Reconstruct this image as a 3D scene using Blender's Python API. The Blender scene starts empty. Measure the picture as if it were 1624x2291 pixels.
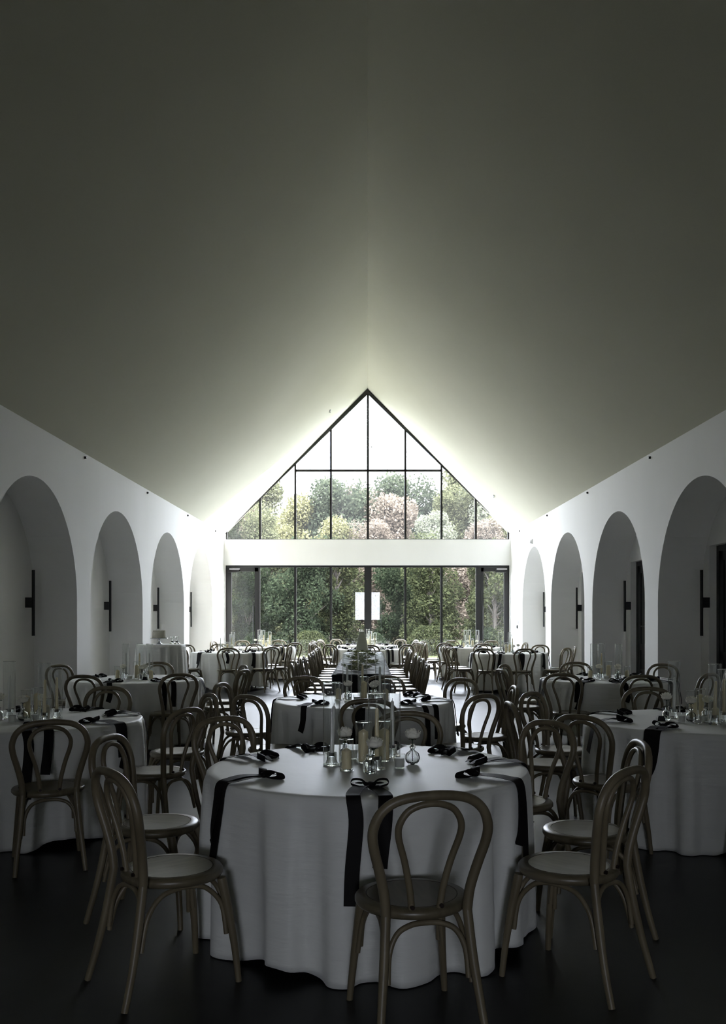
import bpy, math, random
from mathutils import Vector, Matrix

C = bpy.context.scene.collection
SC = bpy.context.scene
PI = math.pi
R_ = math.radians
random.seed(7)

# ------------------------------------------------------------------ camera, world, sun, exposure
cam_d = bpy.data.cameras.new('camera')
cam = bpy.data.objects.new('camera', cam_d); C.objects.link(cam)
cam.location = (0, 0, 1.5); cam.rotation_euler = (R_(90), 0, 0)
cam_d.sensor_width = 36; cam_d.lens = 36 * 2000 / 2291
cam_d.shift_x = -10 / 2291; cam_d.shift_y = 234.5 / 2291
cam_d.clip_end = 500
SC.camera = cam

SKY_STRENGTH = 28.5
SUN_STRENGTH = 12.0
EXPOSURE = 0.12
w = bpy.data.worlds.new('world'); SC.world = w; w.use_nodes = True
bg = w.node_tree.nodes['Background']
bg.inputs[0].default_value = (0.87, 0.92, 1.06, 1); bg.inputs[1].default_value = SKY_STRENGTH
sd = bpy.data.lights.new('sun', 'SUN'); sd.energy = SUN_STRENGTH; sd.angle = R_(0.6); sd.color = (1.0, 0.93, 0.82)
so = bpy.data.objects.new('sun', sd); C.objects.link(so)
so.location = (30, 45, 20)
so.rotation_euler = Vector((1.54, 1.0, 0.8)).to_track_quat('Z', 'Y').to_euler()
# sampling portals in the two glazed openings (they emit nothing)
for (pz, ph) in ((5.83, 4.3), (1.5, 2.95)):
    pd = bpy.data.lights.new('portal', 'AREA'); pd.shape = 'RECTANGLE'; pd.size = 8.1; pd.size_y = ph
    pd.cycles.is_portal = True
    po = bpy.data.objects.new('portal', pd); C.objects.link(po)
    po.location = (0, 25.75, pz); po.rotation_euler = (R_(-90), 0, 0)
pd = bpy.data.lights.new('portal', 'AREA'); pd.shape = 'RECTANGLE'; pd.size = 1.8; pd.size_y = 2.1; pd.cycles.is_portal = True
po = bpy.data.objects.new('portal', pd); C.objects.link(po)
po.location = (0, -10.25, 2.25); po.rotation_euler = (R_(90), 0, 0)
SC.view_settings.view_transform = 'Standard'; SC.view_settings.look = 'None'
SC.view_settings.exposure = EXPOSURE; SC.view_settings.gamma = 1.0
SC.view_settings.use_curve_mapping = False
cy = SC.cycles
cy.max_bounces = 8; cy.diffuse_bounces = 5; cy.glossy_bounces = 4; cy.transmission_bounces = 8
cy.transparent_max_bounces = 32; cy.caustics_reflective = False; cy.caustics_refractive = False
cy.filter_width = 1.1
cy.sample_clamp_indirect = 12.0

# ------------------------------------------------------------------ materials
def mat(name, col, rough=0.6, spec=0.5, metal=0.0, noise=None, bump=None, trans=0.0, sheen=0.0):
    m = bpy.data.materials.new(name); m.use_nodes = True
    nt = m.node_tree; b = nt.nodes['Principled BSDF']
    b.inputs['Base Color'].default_value = (*col, 1); b.inputs['Roughness'].default_value = rough
    b.inputs['Specular IOR Level'].default_value = spec; b.inputs['Metallic'].default_value = metal
    b.inputs['Transmission Weight'].default_value = trans
    b.inputs['Sheen Weight'].default_value = sheen
    tc = nt.nodes.new('ShaderNodeTexCoord')
    if noise:
        scale, col2, det, stretch = noise
        mp = nt.nodes.new('ShaderNodeMapping'); mp.inputs['Scale'].default_value = stretch
        n = nt.nodes.new('ShaderNodeTexNoise'); n.inputs['Scale'].default_value = scale; n.inputs['Detail'].default_value = det
        r = nt.nodes.new('ShaderNodeValToRGB')
        r.color_ramp.elements[0].position = 0.35; r.color_ramp.elements[1].position = 0.68
        r.color_ramp.elements[0].color = (*col, 1); r.color_ramp.elements[1].color = (*col2, 1)
        nt.links.new(tc.outputs['Object'], mp.inputs[0]); nt.links.new(mp.outputs[0], n.inputs['Vector'])
        nt.links.new(n.outputs[0], r.inputs[0]); nt.links.new(r.outputs[0], b.inputs['Base Color'])
    if bump:
        scale, st, stretch = bump
        mp = nt.nodes.new('ShaderNodeMapping'); mp.inputs['Scale'].default_value = stretch
        n = nt.nodes.new('ShaderNodeTexNoise'); n.inputs['Scale'].default_value = scale; n.inputs['Detail'].default_value = 4
        bp = nt.nodes.new('ShaderNodeBump'); bp.inputs['Strength'].default_value = st; bp.inputs['Distance'].default_value = 0.02
        nt.links.new(tc.outputs['Object'], mp.inputs[0]); nt.links.new(mp.outputs[0], n.inputs['Vector'])
        nt.links.new(n.outputs[0], bp.inputs['Height']); nt.links.new(bp.outputs[0], b.inputs['Normal'])
    return m

def thin_glass(name, tint=(0.97, 0.98, 0.975), rough=0.0, base=0.04, power=5):
    m = bpy.data.materials.new(name); m.use_nodes = True
    nt = m.node_tree; nt.nodes.clear()
    out = nt.nodes.new('ShaderNodeOutputMaterial'); mix = nt.nodes.new('ShaderNodeMixShader')
    tr = nt.nodes.new('ShaderNodeBsdfTransparent'); gl = nt.nodes.new('ShaderNodeBsdfGlossy')
    lw = nt.nodes.new('ShaderNodeLayerWeight'); lw.inputs['Blend'].default_value = 0.5
    pw = nt.nodes.new('ShaderNodeMath'); pw.operation = 'POWER'; pw.inputs[1].default_value = power
    fr = nt.nodes.new('ShaderNodeMath'); fr.operation = 'MULTIPLY_ADD'; fr.inputs[1].default_value = 1-base; fr.inputs[2].default_value = base
    nt.links.new(lw.outputs['Facing'], pw.inputs[0]); nt.links.new(pw.outputs[0], fr.inputs[0])
    tr.inputs[0].default_value = (*tint, 1); gl.inputs['Roughness'].default_value = rough
    gl.inputs['Color'].default_value = (1, 1, 1, 1)
    nt.links.new(fr.outputs[0], mix.inputs[0]); nt.links.new(tr.outputs[0], mix.inputs[1])
    nt.links.new(gl.outputs[0], mix.inputs[2]); nt.links.new(mix.outputs[0], out.inputs[0])
    return m

def leaf_mat(name, c1, c2, trans=0.45):
    m = bpy.data.materials.new(name); m.use_nodes = True
    nt = m.node_tree; nt.nodes.clear()
    out = nt.nodes.new('ShaderNodeOutputMaterial'); mix = nt.nodes.new('ShaderNodeMixShader')
    df = nt.nodes.new('ShaderNodeBsdfDiffuse'); tl = nt.nodes.new('ShaderNodeBsdfTranslucent')
    g = nt.nodes.new('ShaderNodeNewGeometry'); r = nt.nodes.new('ShaderNodeValToRGB')
    r.color_ramp.elements[0].color = (*c1, 1); r.color_ramp.elements[1].color = (*c2, 1)
    nt.links.new(g.outputs['Random Per Island'], r.inputs[0])
    nt.links.new(r.outputs[0], df.inputs[0]); nt.links.new(r.outputs[0], tl.inputs[0])
    mix.inputs[0].default_value = trans
    nt.links.new(df.outputs[0], mix.inputs[1]); nt.links.new(tl.outputs[0], mix.inputs[2])
    nt.links.new(mix.outputs[0], out.inputs[0])
    return m

M = {}
M['wall'] = mat('white_plaster', (0.865, 0.862, 0.835), 0.8, 0.2, noise=(0.9, (0.90, 0.895, 0.875), 6, (1, 1, 0.35)), bump=(5, 0.05, (1, 1, 1)))
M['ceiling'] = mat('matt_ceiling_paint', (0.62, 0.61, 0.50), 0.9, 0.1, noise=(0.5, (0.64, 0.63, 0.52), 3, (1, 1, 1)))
M['floor'] = mat('polished_dark_concrete', (0.010, 0.0105, 0.0105), 0.36, 0.18, noise=(1.3, (0.022, 0.023, 0.022), 8, (1, 1, 1)), bump=(2.5, 0.06, (1, 1, 1)))
M['frame'] = mat('black_metal', (0.012, 0.012, 0.012), 0.45, 0.4)
M['pane'] = thin_glass('window_glass')
def dust_haze(name, lo, hi, scale, stretch):
    # clear pane whose dust film also stands in for glare haze over the trees
    m = thin_glass(name, base=0.022); nt = m.node_tree
    out = [n for n in nt.nodes if n.type == 'OUTPUT_MATERIAL'][0]; base = [n for n in nt.nodes if n.type == 'MIX_SHADER'][0]
    tl = nt.nodes.new('ShaderNodeBsdfTranslucent'); mx = nt.nodes.new('ShaderNodeMixShader')
    tc = nt.nodes.new('ShaderNodeTexCoord'); mp = nt.nodes.new('ShaderNodeMapping'); mp.inputs['Scale'].default_value = stretch
    n = nt.nodes.new('ShaderNodeTexNoise'); n.inputs['Scale'].default_value = scale; n.inputs['Detail'].default_value = 3
    mr = nt.nodes.new('ShaderNodeMapRange'); mr.inputs['From Min'].default_value = .4; mr.inputs['From Max'].default_value = .7
    mr.inputs['To Min'].default_value = lo; mr.inputs['To Max'].default_value = hi
    nt.links.new(tc.outputs['Object'], mp.inputs[0]); nt.links.new(mp.outputs[0], n.inputs['Vector']); nt.links.new(n.outputs[0], mr.inputs[0])
    nt.links.new(mr.outputs[0], mx.inputs[0]); nt.links.new(base.outputs[0], mx.inputs[1]); nt.links.new(tl.outputs[0], mx.inputs[2])
    nt.links.new(mx.outputs[0], out.inputs[0]); return m
M['pane_high'] = dust_haze('dusty_hazed_gable_glass', .0042, .0072, .7, (1, 1, .5))  # stronger film puts the veiling glare over the tree tops
M['pane'] = dust_haze('dusty_window_glass', .0002, .0011, .9, (1, 1, .6))
M['pane_tinted'] = thin_glass('grey_tinted_glass', (.93, .93, .93))  # grey tint added to weaken the daylight from the rear door
M['cyl'] = thin_glass('thin_clear_glass', (0.975, 0.982, 0.977), 0.02, 0.045, 3.4)
M['glass'] = mat('thick_clear_glass', (0.95, 0.97, 0.96), 0.02, 0.5, trans=1.0)
M['darkglass'] = mat('dark_door_glass', (0.006, 0.008, 0.007), 0.05, 0.5)  # black pane colour stands in for the dark room behind the doors
M['wood'] = mat('weathered_brown_wood', (0.120, 0.098, 0.058), 0.42, 0.45, noise=(14, (0.19, 0.158, 0.098), 6, (1, 1, 0.2)))
M['seatwood'] = mat('seat_wood', (0.105, 0.088, 0.053), 0.36, 0.5, noise=(9, (0.15, 0.126, 0.080), 6, (4, 0.5, 1)))
M['groove'] = mat('dark_seat_groove', (0.07, 0.055, 0.035), 0.6)
M['bolt'] = mat('dark_bolt', (0.03, 0.02, 0.018), 0.4, metal=0.6)
M['cloth'] = mat('white_satin_cloth', (0.74, 0.745, 0.70), 0.5, 0.4, bump=(9, 0.4, (0.35, 0.35, 2.2)), sheen=0.2)
M['ribbon'] = mat('black_ribbon', (0.006, 0.005, 0.005), 0.65, 0.15)
M['ivory'] = mat('ivory_wax', (0.84, 0.73, 0.46), 0.5, 0.4)
M['white_wax'] = mat('white_wax', (0.78, 0.78, 0.73), 0.5, 0.4)
M['wick'] = mat('wick', (0.3, 0.27, 0.22), 0.8)
M['petal'] = mat('cream_petal', (0.88, 0.86, 0.75), 0.6, 0.2, sheen=0.2)
M['stem'] = mat('green_stem', (0.03, 0.055, 0.02), 0.6)
M['black'] = mat('black_cloth', (0.008, 0.008, 0.009), 0.8, 0.2)
M['grey'] = mat('grey_gauze', (0.22, 0.23, 0.24), 0.7, 0.2, noise=(6, (0.42, 0.44, 0.44), 6, (1, 4, 1)))
M['sage'] = mat('sage_leaf', (0.22, 0.25, 0.13), 0.6, 0.3)
M['cake'] = mat('cream_icing', (0.62, 0.60, 0.50), 0.7, 0.2, bump=(60, 0.5, (1, 1, 1)))
M['greycake'] = mat('grey_pleated_paper', (0.34, 0.35, 0.29), 0.85, 0.1)
M['silver'] = mat('silver', (0.55, 0.56, 0.58), 0.15, metal=1.0)
M['white'] = mat('white_plastic', (0.75, 0.75, 0.75), 0.5)
M['patio'] = mat('pale_patio_concrete', (0.22, 0.215, 0.20), 0.8, 0.2, noise=(2, (0.28, 0.275, 0.26), 5, (1, 1, 1)))
M['grass'] = mat('lawn_grass', (0.035, 0.042, 0.016), 0.9, 0.1, noise=(3, (0.06, 0.06, 0.028), 8, (1, 1, 1)))
M['bark'] = mat('bark', (0.035, 0.03, 0.024), 0.9, 0.1, noise=(12, (0.08, 0.07, 0.06), 5, (1, 1, 0.3)))
M['metal_leg'] = mat('dark_table_leg', (0.03, 0.03, 0.03), 0.4, metal=0.5)

# ------------------------------------------------------------------ helpers
class MB:
    def __init__(s): s.v = []; s.f = []
    def add(s, vs, fs):
        o = len(s.v); s.v += [tuple(v) for v in vs]; s.f += [tuple(i + o for i in f) for f in fs]
    def box(s, x0, x1, y0, y1, z0, z1):
        s.add([(x0,y0,z0),(x1,y0,z0),(x1,y1,z0),(x0,y1,z0),(x0,y0,z1),(x1,y0,z1),(x1,y1,z1),(x0,y1,z1)],
              [(0,3,2,1),(4,5,6,7),(0,1,5,4),(1,2,6,5),(2,3,7,6),(3,0,4,7)])
    def prism(s, poly, y0, y1):                       # polygon in x,z extruded along y
        n = len(poly)
        s.add([(x, y0, z) for x, z in poly] + [(x, y1, z) for x, z in poly],
              [tuple(range(n)), tuple(reversed(range(n, 2*n)))] + [(i, n+i, n+(i+1) % n, (i+1) % n) for i in range(n)])
    def tube(s, pts, rad, n=10, cap=True):
        pts = [Vector(p) for p in pts]
        if not hasattr(rad, '__len__'): rad = [rad] * len(pts)
        vs = []; up = None
        for i, p in enumerate(pts):
            t = (pts[min(i+1, len(pts)-1)] - pts[max(i-1, 0)]).normalized()
            if up is None:
                up = t.orthogonal().normalized()
            up = (up - t * up.dot(t)).normalized(); b = t.cross(up)
            for k in range(n):
                a = 2*PI*k/n
                vs.append(p + (up*math.cos(a) + b*math.sin(a)) * rad[i])
        fs = []
        for i in range(len(pts)-1):
            for k in range(n):
                fs.append((i*n+k, i*n+(k+1) % n, (i+1)*n+(k+1) % n, (i+1)*n+k))
        if cap:
            fs.append(tuple(reversed(range(n)))); fs.append(tuple((len(pts)-1)*n + k for k in range(n)))
        s.add(vs, fs)
    def lathe(s, prof, n=24, ribs=0, ribamp=0.0, c=(0, 0, 0)):
        vs = []; fs = []
        for (r, z) in prof:
            for k in range(n):
                a = 2*PI*k/n
                rr = r * (1 + (ribamp*math.cos(a*ribs) if ribs else 0))
                vs.append((c[0]+rr*math.cos(a), c[1]+rr*math.sin(a), c[2]+z))
        m = len(prof)
        for i in range(m-1):
            for k in range(n):
                fs.append((i*n+k, i*n+(k+1) % n, (i+1)*n+(k+1) % n, (i+1)*n+k))
        if prof[0][0] > 1e-6 and prof[0] != prof[-1]: fs.append(tuple(reversed(range(n))))
        if prof[-1][0] > 1e-6 and prof[0] != prof[-1]: fs.append(tuple((m-1)*n+k for k in range(n)))
        s.add(vs, fs)
    def build(s, name, m, parent=None, smooth=True, ang=40):
        me = bpy.data.meshes.new(name); me.from_pydata(s.v, [], s.f); me.validate(); me.update()
        if smooth:
            me.polygons.foreach_set('use_smooth', [True]*len(me.polygons))
            me.set_sharp_from_angle(angle=R_(ang))
        me.materials.append(m)
        o = bpy.data.objects.new(name, me); C.objects.link(o)
        if parent is not None: o.parent = parent
        return o

def crom(pts, sub=6):
    P = [Vector(p) for p in pts]; out = []
    for i in range(len(P)-1):
        p0 = P[max(i-1, 0)]; p1 = P[i]; p2 = P[i+1]; p3 = P[min(i+2, len(P)-1)]
        for k in range(sub):
            t = k/sub
            out.append(0.5*((2*p1) + (p2-p0)*t + (2*p0-5*p1+4*p2-p3)*t*t + (3*p1-p0-3*p2+p3)*t**3))
    out.append(P[-1]); return out
def lerpl(a, n):                                     # resample a short list to n values
    return [a[int(min(i*(len(a)-1)/(n-1), len(a)-1.0001))]*(1-((i*(len(a)-1)/(n-1)) % 1)) +
            a[min(int(i*(len(a)-1)/(n-1))+1, len(a)-1)]*((i*(len(a)-1)/(n-1)) % 1) for i in range(n)]
def tag(o, label, cat, group=None, kind=None):
    o['label'] = label; o['category'] = cat
    if group: o['group'] = group
    if kind: o['kind'] = kind
    return o
def thing(name, label=None, cat=None, loc=(0, 0, 0), rz=0, group=None):
    o = bpy.data.objects.new(name, None); C.objects.link(o); o.empty_display_size = 0.1
    o.location = loc; o.rotation_euler = (0, 0, rz)
    if label: tag(o, label, cat, group)
    return o
def struct(o, label=None, cat=None):
    o['kind'] = 'structure'
    if label: o['label'] = label; o['category'] = cat
    return o
class Proto:
    """one built thing; the first placement uses it, every later one copies it with its parts and sub-parts"""
    def __init__(s, root, cat): s.root = root; s.cat = cat; s.used = False
    def place(s, loc, rz, label, group=None, tilt=None, scale=1.0):
        if not s.used: r = s.root; s.used = True
        else:
            r = s.root.copy(); C.objects.link(r)
            for ch in s.root.children:
                c = ch.copy(); C.objects.link(c); c.parent = r
                for g in ch.children:
                    d = g.copy(); C.objects.link(d); d.parent = c
            for k in ('group',):
                if k in r: del r[k]
        r.location = loc; r.rotation_euler = (tilt[0] if tilt else 0, tilt[1] if tilt else 0, rz); r.scale = (scale,)*3
        tag(r, label, s.cat, group); return r

# ------------------------------------------------------------------ the hall
W, YE, YB = 4.07, 25.4, -3.0
ZW, ZR = 3.852, 8.0
ZS, RA, ND = 1.69, 1.53, 0.60
BAYS = [3.7, 7.35, 11.0, 14.65, 18.3, 21.95]
DOORBAYS = {7.35, 11.0, 14.65, 18.3}
DH, DW, DR = 2.47, 1.22, 0.14                        # side door opening: height, half width, recess

m = MB(); m.box(-5.0, 5.0, YB, YE+0.02, -0.12, 0.0); struct(m.build('floor', M['floor'], smooth=False))
m = MB()
TH = 0.25
m.prism([(-W, ZW), (0, ZR), (W, ZW), (W+TH, ZW+0.02), (W+TH, ZW+TH), (0, ZR+TH*1.45), (-W-TH, ZW+TH), (-W-TH, ZW+0.02)], YB-0.2, YE+0.22)
struct(m.build('ceiling', M['ceiling'], smooth=False))

def side_wall(sx, name):
    m = MB(); N = 40
    X = sx*W; XB = sx*(W+ND)
    def quad(a, b, c, d): m.add([a, b, c, d], [(0, 1, 2, 3)])
    y = YB
    for yc in BAYS:
        quad((X, y, 0), (X, yc-RA, 0), (X, yc-RA, ZW), (X, y, ZW))
        pts = [(yc-RA, 0.0)] + [(yc-RA*math.cos(PI*i/N), ZS+RA*math.sin(PI*i/N)) for i in range(N+1)] + [(yc+RA, 0.0)]
        for (a, b), (c, d) in zip(pts[1:-1], pts[2:-1]):
            quad((X, a, b), (X, c, d), (X, c, ZW), (X, a, ZW))
        for (a, b), (c, d) in zip(pts, pts[1:]):
            quad((X, a, b), (XB, a, b), (XB, c, d), (X, c, d))
        door = sx > 0 and yc in DOORBAYS
        ys = sorted(set([p[0] for p in pts[1:-1]] + ([yc-DW, yc+DW] if door else [])))
        for a, c in zip(ys, ys[1:]):
            h = lambda q: ZS + math.sqrt(max(RA*RA-(q-yc)**2, 0))
            z0 = DH if (door and a >= yc-DW-1e-6 and c <= yc+DW+1e-6) else 0.0
            quad((XB, a, z0), (XB, c, z0), (XB, c, h(c)), (XB, a, h(a)))
        if door:
            XD = sx*(W+ND+DR)
            quad((XB, yc-DW, 0), (XD, yc-DW, 0), (XD, yc-DW, DH), (XB, yc-DW, DH))
            quad((XB, yc+DW, 0), (XD, yc+DW, 0), (XD, yc+DW, DH), (XB, yc+DW, DH))
            quad((XB, yc-DW, DH), (XD, yc-DW, DH), (XD, yc+DW, DH), (XB, yc+DW, DH))
        y = yc+RA
    quad((X, y, 0), (X, YE+0.2, 0), (X, YE+0.2, ZW), (X, y, ZW))
    # outer face of the wall so the hall has a closed shell
    quad((sx*(W+1.0), YB, -0.1), (sx*(W+1.0), YE+0.2, -0.1), (sx*(W+1.0), YE+0.2, ZW+0.05), (sx*(W+1.0), YB, ZW+0.05))
    quad((X, YE+0.2, 0), (sx*(W+1.0), YE+0.2, 0), (sx*(W+1.0), YE+0.2, ZW), (X, YE+0.2, ZW))
    quad((X, YB, ZW+0.01), (sx*(W+1.0), YB, ZW+0.01), (sx*(W+1.0), YE+0.2, ZW+0.01), (X, YE+0.2, ZW+0.01))
    struct(m.build(name, M['wall'], smooth=True, ang=25))
side_wall(-1, 'wall_left'); side_wall(1, 'wall_right')
# rear wall; unseen passage added to narrow the door's daylight to the middle aisle
m = MB(); m.prism([(-5.1, 3.25), (5.1, 3.25), (5.1, ZW), (W, ZW+.3), (0, ZR+0.3), (-W, ZW+.3), (-5.1, ZW)], YB-0.2, YB)
m.box(-5.1, -.9, YB-.2, YB, 0, 3.25); m.box(.9, 5.1, YB-.2, YB, 0, 3.25)
struct(m.build('wall_rear', M['wall'], smooth=False))
m = MB(); m.box(-1.1, -.9, -10.2, YB-.2, 0, 3.25); m.box(.9, 1.1, -10.2, YB-.2, 0, 3.25); m.box(-1.1, 1.1, -10.2, YB-.2, 3.25, 3.45)
struct(m.build('wall_added_passage', M['wall'], smooth=False))
m = MB(); m.box(-1.1, 1.1, -10.2, YB, -.12, 0.0); struct(m.build('floor_added_passage', M['floor'], smooth=False))
d = thing('door_7'); struct(d, 'glazed entrance door behind the camera seen only as a reflection', 'door')
m = MB(); m.box(-.9, -.84, -10.15, -10.08, 0, 3.25); m.box(.84, .9, -10.15, -10.08, 0, 3.25); m.box(-.84, .84, -10.15, -10.08, 3.18, 3.25); m.box(-.84, .84, -10.15, -10.08, 0, 1.30)
m.build('door_frame', M['frame'], d, smooth=False)
m = MB(); m.box(-.84, .84, -10.12, -10.11, 1.3, 3.18); m.build('glass_pane', M['pane_tinted'], d, smooth=False)
# end wall: white beam between the two glazings and the thin white returns
m = MB(); m.box(-W, W, YE, YE+0.2, 2.965, 3.70); struct(m.build('wall_end', M['wall'], smooth=False))
m = MB(); m.box(-W, -W+0.035, YE, YE+0.2, 0, 2.965); m.box(W-0.035, W, YE, YE+0.2, 0, 2.965)
m.box(-W, -W+0.035, YE, YE+0.2, 3.70, 3.87); m.box(W-0.035, W, YE, YE+0.2, 3.70, 3.87)
struct(m.build('trim_1', M['wall'], smooth=False))

def px(x): return (x-822)/2000*YE                    # mullion positions measured once on the end wall
def pz(y): return 1.5-(y-1380)/2000*YE
YF0, YF1 = YE+0.06, YE+0.14
def frame_box(parent, name, x0, x1, z0, z1, y0=YF0, y1=YF1, mt='frame'):
    m = MB(); m.box(x0, x1, y0, y1, z0, z1); return m.build(name, M[mt], parent, smooth=False)
# gable window
g = thing('window_1'); struct(g, 'black framed triangular gable window showing the tree line and white sky', 'window')
XL, XR_, ZB, ZC = px(505), px(1140), pz(1208), pz(1183)
ap = (px(822.5), pz(868))
t = 0.105
def rake(xa, za, xb, zb, up):
    m = MB(); m.prism([(xa, za), (xb, zb), (xb, zb-t*1.45), (xa, za-t*0.9)], YF0-0.02, YF1); return m.build('rake_frame', M['frame'], g, smooth=False)
rake(XL, ZC, ap[0], ap[1], 1)
m = MB(); m.prism([(ap[0], ap[1]), (XR_, ZC), (XR_, ZC-t*0.9), (ap[0], ap[1]-t*1.45)], YF0-0.02, YF1); m.build('rake_frame', M['frame'], g, smooth=False)
frame_box(g, 'side_frame', XL, XL+0.035, ZB, ZC); frame_box(g, 'side_frame', XR_-0.045, XR_, ZB, ZC)
frame_box(g, 'sill_frame', XL, XR_, ZB-0.005, ZB+0.035)
def rz_at(x): return ap[1]-(ap[1]-ZC)*abs(x-ap[0])/(XR_-ap[0]) if x > ap[0] else ap[1]-(ap[1]-ZC)*abs(x-ap[0])/(ap[0]-XL)
MX = [581, 660, 740, 823, 907, 988, 1065]
for q in MX:
    x = px(q); frame_box(g, 'mullion', x-0.03, x+0.03, ZB+0.03, rz_at(x)-0.08)
zt = pz(1051.5)
frame_box(g, 'transom', px(660), px(988), zt-0.03, zt+0.03)
m = MB(); m.prism([(XL, ZB+.03), (XR_, ZB+.03), (XR_, ZC), (ap[0], ap[1]-.02), (XL, ZC)], YF0+0.035, YF0+0.047)
m.build('glass_pane', M['pane_high'], g, smooth=False)
# filler between gable window and ceiling (white reveal already given by ceiling thickness)
m = MB()
m.prism([(-W, ZW), (XL, ZC), (XL, ZW)], YE+0.05, YE+0.14); m.prism([(XL, ZC), (-W, ZW), (0, ZR), (0, ap[1]-0.005)], YE+0.05, YE+0.14)
m.prism([(W, ZW), (XR_, ZW), (XR_, ZC)], YE+0.05, YE+0.14); m.prism([(W, ZW), (XR_, ZC), (0, ap[1]-0.005), (0, ZR)], YE+0.05, YE+0.14)
struct(m.build('trim_2', M['frame'], smooth=False))
# lower glazing
LT = pz(1265)
g2 = thing('window_2'); struct(g2, 'black framed full height glazing between the two end doors', 'window')
frame_box(g2, 'head_frame', px(503.5), px(1141.5), LT-0.055, LT)
frame_box(g2, 'sill_frame', px(581), px(1065), 0.0, 0.06)
for q, hw in ((660, .032), (740, .032), (823, .1), (907, .034), (988, .034)):
    x = px(q); frame_box(g2, 'mullion', x-hw, x+hw, 0.06, LT-0.05)
gx = [px(581), px(660), px(740), px(823), px(907), px(988), px(1065)]
for a, b in zip(gx, gx[1:]):
    frame_box(g2, 'glass_pane', a+.02, b-.02, 0.06, LT-.05, YF0+.035, YF0+.047, 'pane')
def end_door(n, xa, xb, side, label):
    d = thing('door_%d' % n); struct(d, label, 'door')
    frame_box(d, 'jamb', xa, xa+(0.11 if side < 0 else 0.15), 0, LT-.05); frame_box(d, 'jamb', xb-(0.05 if side < 0 else 0.10), xb, 0, LT-.05)
    a = xa+(0.11 if side < 0 else 0.15); b = xb-(0.05 if side < 0 else 0.10)
    for (x0, x1, z0, z1) in ((a, a+.07, .01, LT-.06), (b-.1 if side < 0 else b-.07, b, .01, LT-.06), (a, b, LT-.17, LT-.06), (a, b, .01, .25)):
        frame_box(d, 'leaf_rail', x0, x1, z0, z1, YF0-.01, YF1-.02)
    frame_box(d, 'glass_pane', a+.06, b-.06, .2, LT-.1, YF0+.02, YF0+.032, 'pane')
    hx = b-.13 if side < 0 else a+.04
    m = MB(); m.tube([(hx, YF0-.07, .35), (hx, YF0-.07, 1.80)], .014, 10)
    for z in (.45, 1.05, 1.70): m.tube([(hx, YF0-.07, z), (hx, YF0+.0, z)], .009, 8)
    m.build('pull_handle', M['frame'], d)
    cx = a+.13 if side < 0 else b-.17
    cl = frame_box(d, 'door_closer', cx-.15, cx+.15, LT-.20, LT-.12, YF0-.09, YF0-.01)
    m = MB(); m.box(cx-.12, cx+.18, YF0-.055, YF0-.035, LT-.115, LT-.09); m.build('closer_arm', M['silver'], cl, smooth=False)
    return d
end_door(1, px(503.5), px(581), -1, 'black framed glass door at the left end of the end wall')
end_door(2, px(1065), px(1141.5), 1, 'black framed glass door at the right end of the end wall')
# side doors in the right-hand niches
for n, yc in enumerate(sorted(DOORBAYS)):
    d = thing('door_%d' % (n+3), loc=(W+ND+DR, yc, 0))
    struct(d, 'black panelled double door with small glass panes in a right niche', 'door')
    m = MB(); m.box(-.04, .03, -DW, -DW+.08, 0, DH); m.box(-.04, .03, DW-.08, DW, 0, DH); m.box(-.04, .03, -DW+.08, DW-.08, DH-.08, DH)
    m.build('door_frame', M['frame'], d, smooth=False)
    for s in (-1, 1):
        y0, y1 = sorted((s*.005, s*(DW-.085)))
        m = MB(); m.box(-.01, .03, y0, y1, .01, DH-.085)
        for (a, b, c_, e) in ((y0, y0+.12, .01, DH-.085), (y1-.12, y1, .01, DH-.085), (y0, y1, .01, .25), (y0, y1, DH-.2, DH-.085), (y0, y1, .92, 1.02)):
            m.box(-.03, -.01, a, b, c_, e)
        for z in (.55, 1.32): m.box(-.022, -.01, y0+.12, y1-.12, z, z+.03)
        lf = m.build('door_leaf', M['frame'], d, smooth=False)
        m = MB(); m.box(-.016, -.011, y0+.13, y1-.13, 1.03, DH-.21); m.build('glass_pane', M['darkglass'], lf, smooth=False)
        m = MB(); m.tube([(-.03, s*.07, 1.02), (-.09, s*.07, 1.02)], .012, 8); m.tube([(-.085, s*.07, 1.02), (-.085, s*.2, 1.02)], .01, 8)
        m.build('lever_handle', M['silver'], lf)
    m = MB(); m.box(.031, .25, -DW-.1, DW+.1, -.02, DH+.1); m.build('backing_panel', M['frame'], d, smooth=False)

# ------------------------------------------------------------------ wall fittings
BN = {7.35: 'nearest', 11.0: 'first', 14.65: 'second', 18.3: 'third', 21.95: 'far'}
s0 = thing('wall_sconce')
m = MB(); m.tube([(-.10, 0, -.46), (-.10, 0, .44)], .021, 14); m.build('light_bar', M['frame'], s0)
m = MB(); m.box(-.085, 0, -.035, .035, -.075, .065); m.build('wall_mount', M['frame'], s0, smooth=False)
SP = Proto(s0, 'wall lamp')
for sx, sn in ((-1, 'left'), (1, 'right')):
    for yc in BAYS[2:]:
        SP.place((sx*(W+ND), yc+1.23, 1.70), 0 if sx > 0 else PI, 'black vertical bar wall lamp in the %s niche of the %s wall' % (BN[yc] if yc != 11.0 else 'largest visible', sn), 'bar wall lamps in the niches')
f0 = thing('ceiling_edge_spotlight')
m = MB(); m.lathe([(.0, 0), (.02, 0), (.02, .008), (.014, .03), (0, .03)], 14); m.build('spot_housing', M['frame'], f0)
FP = Proto(f0, 'spotlight')
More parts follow.
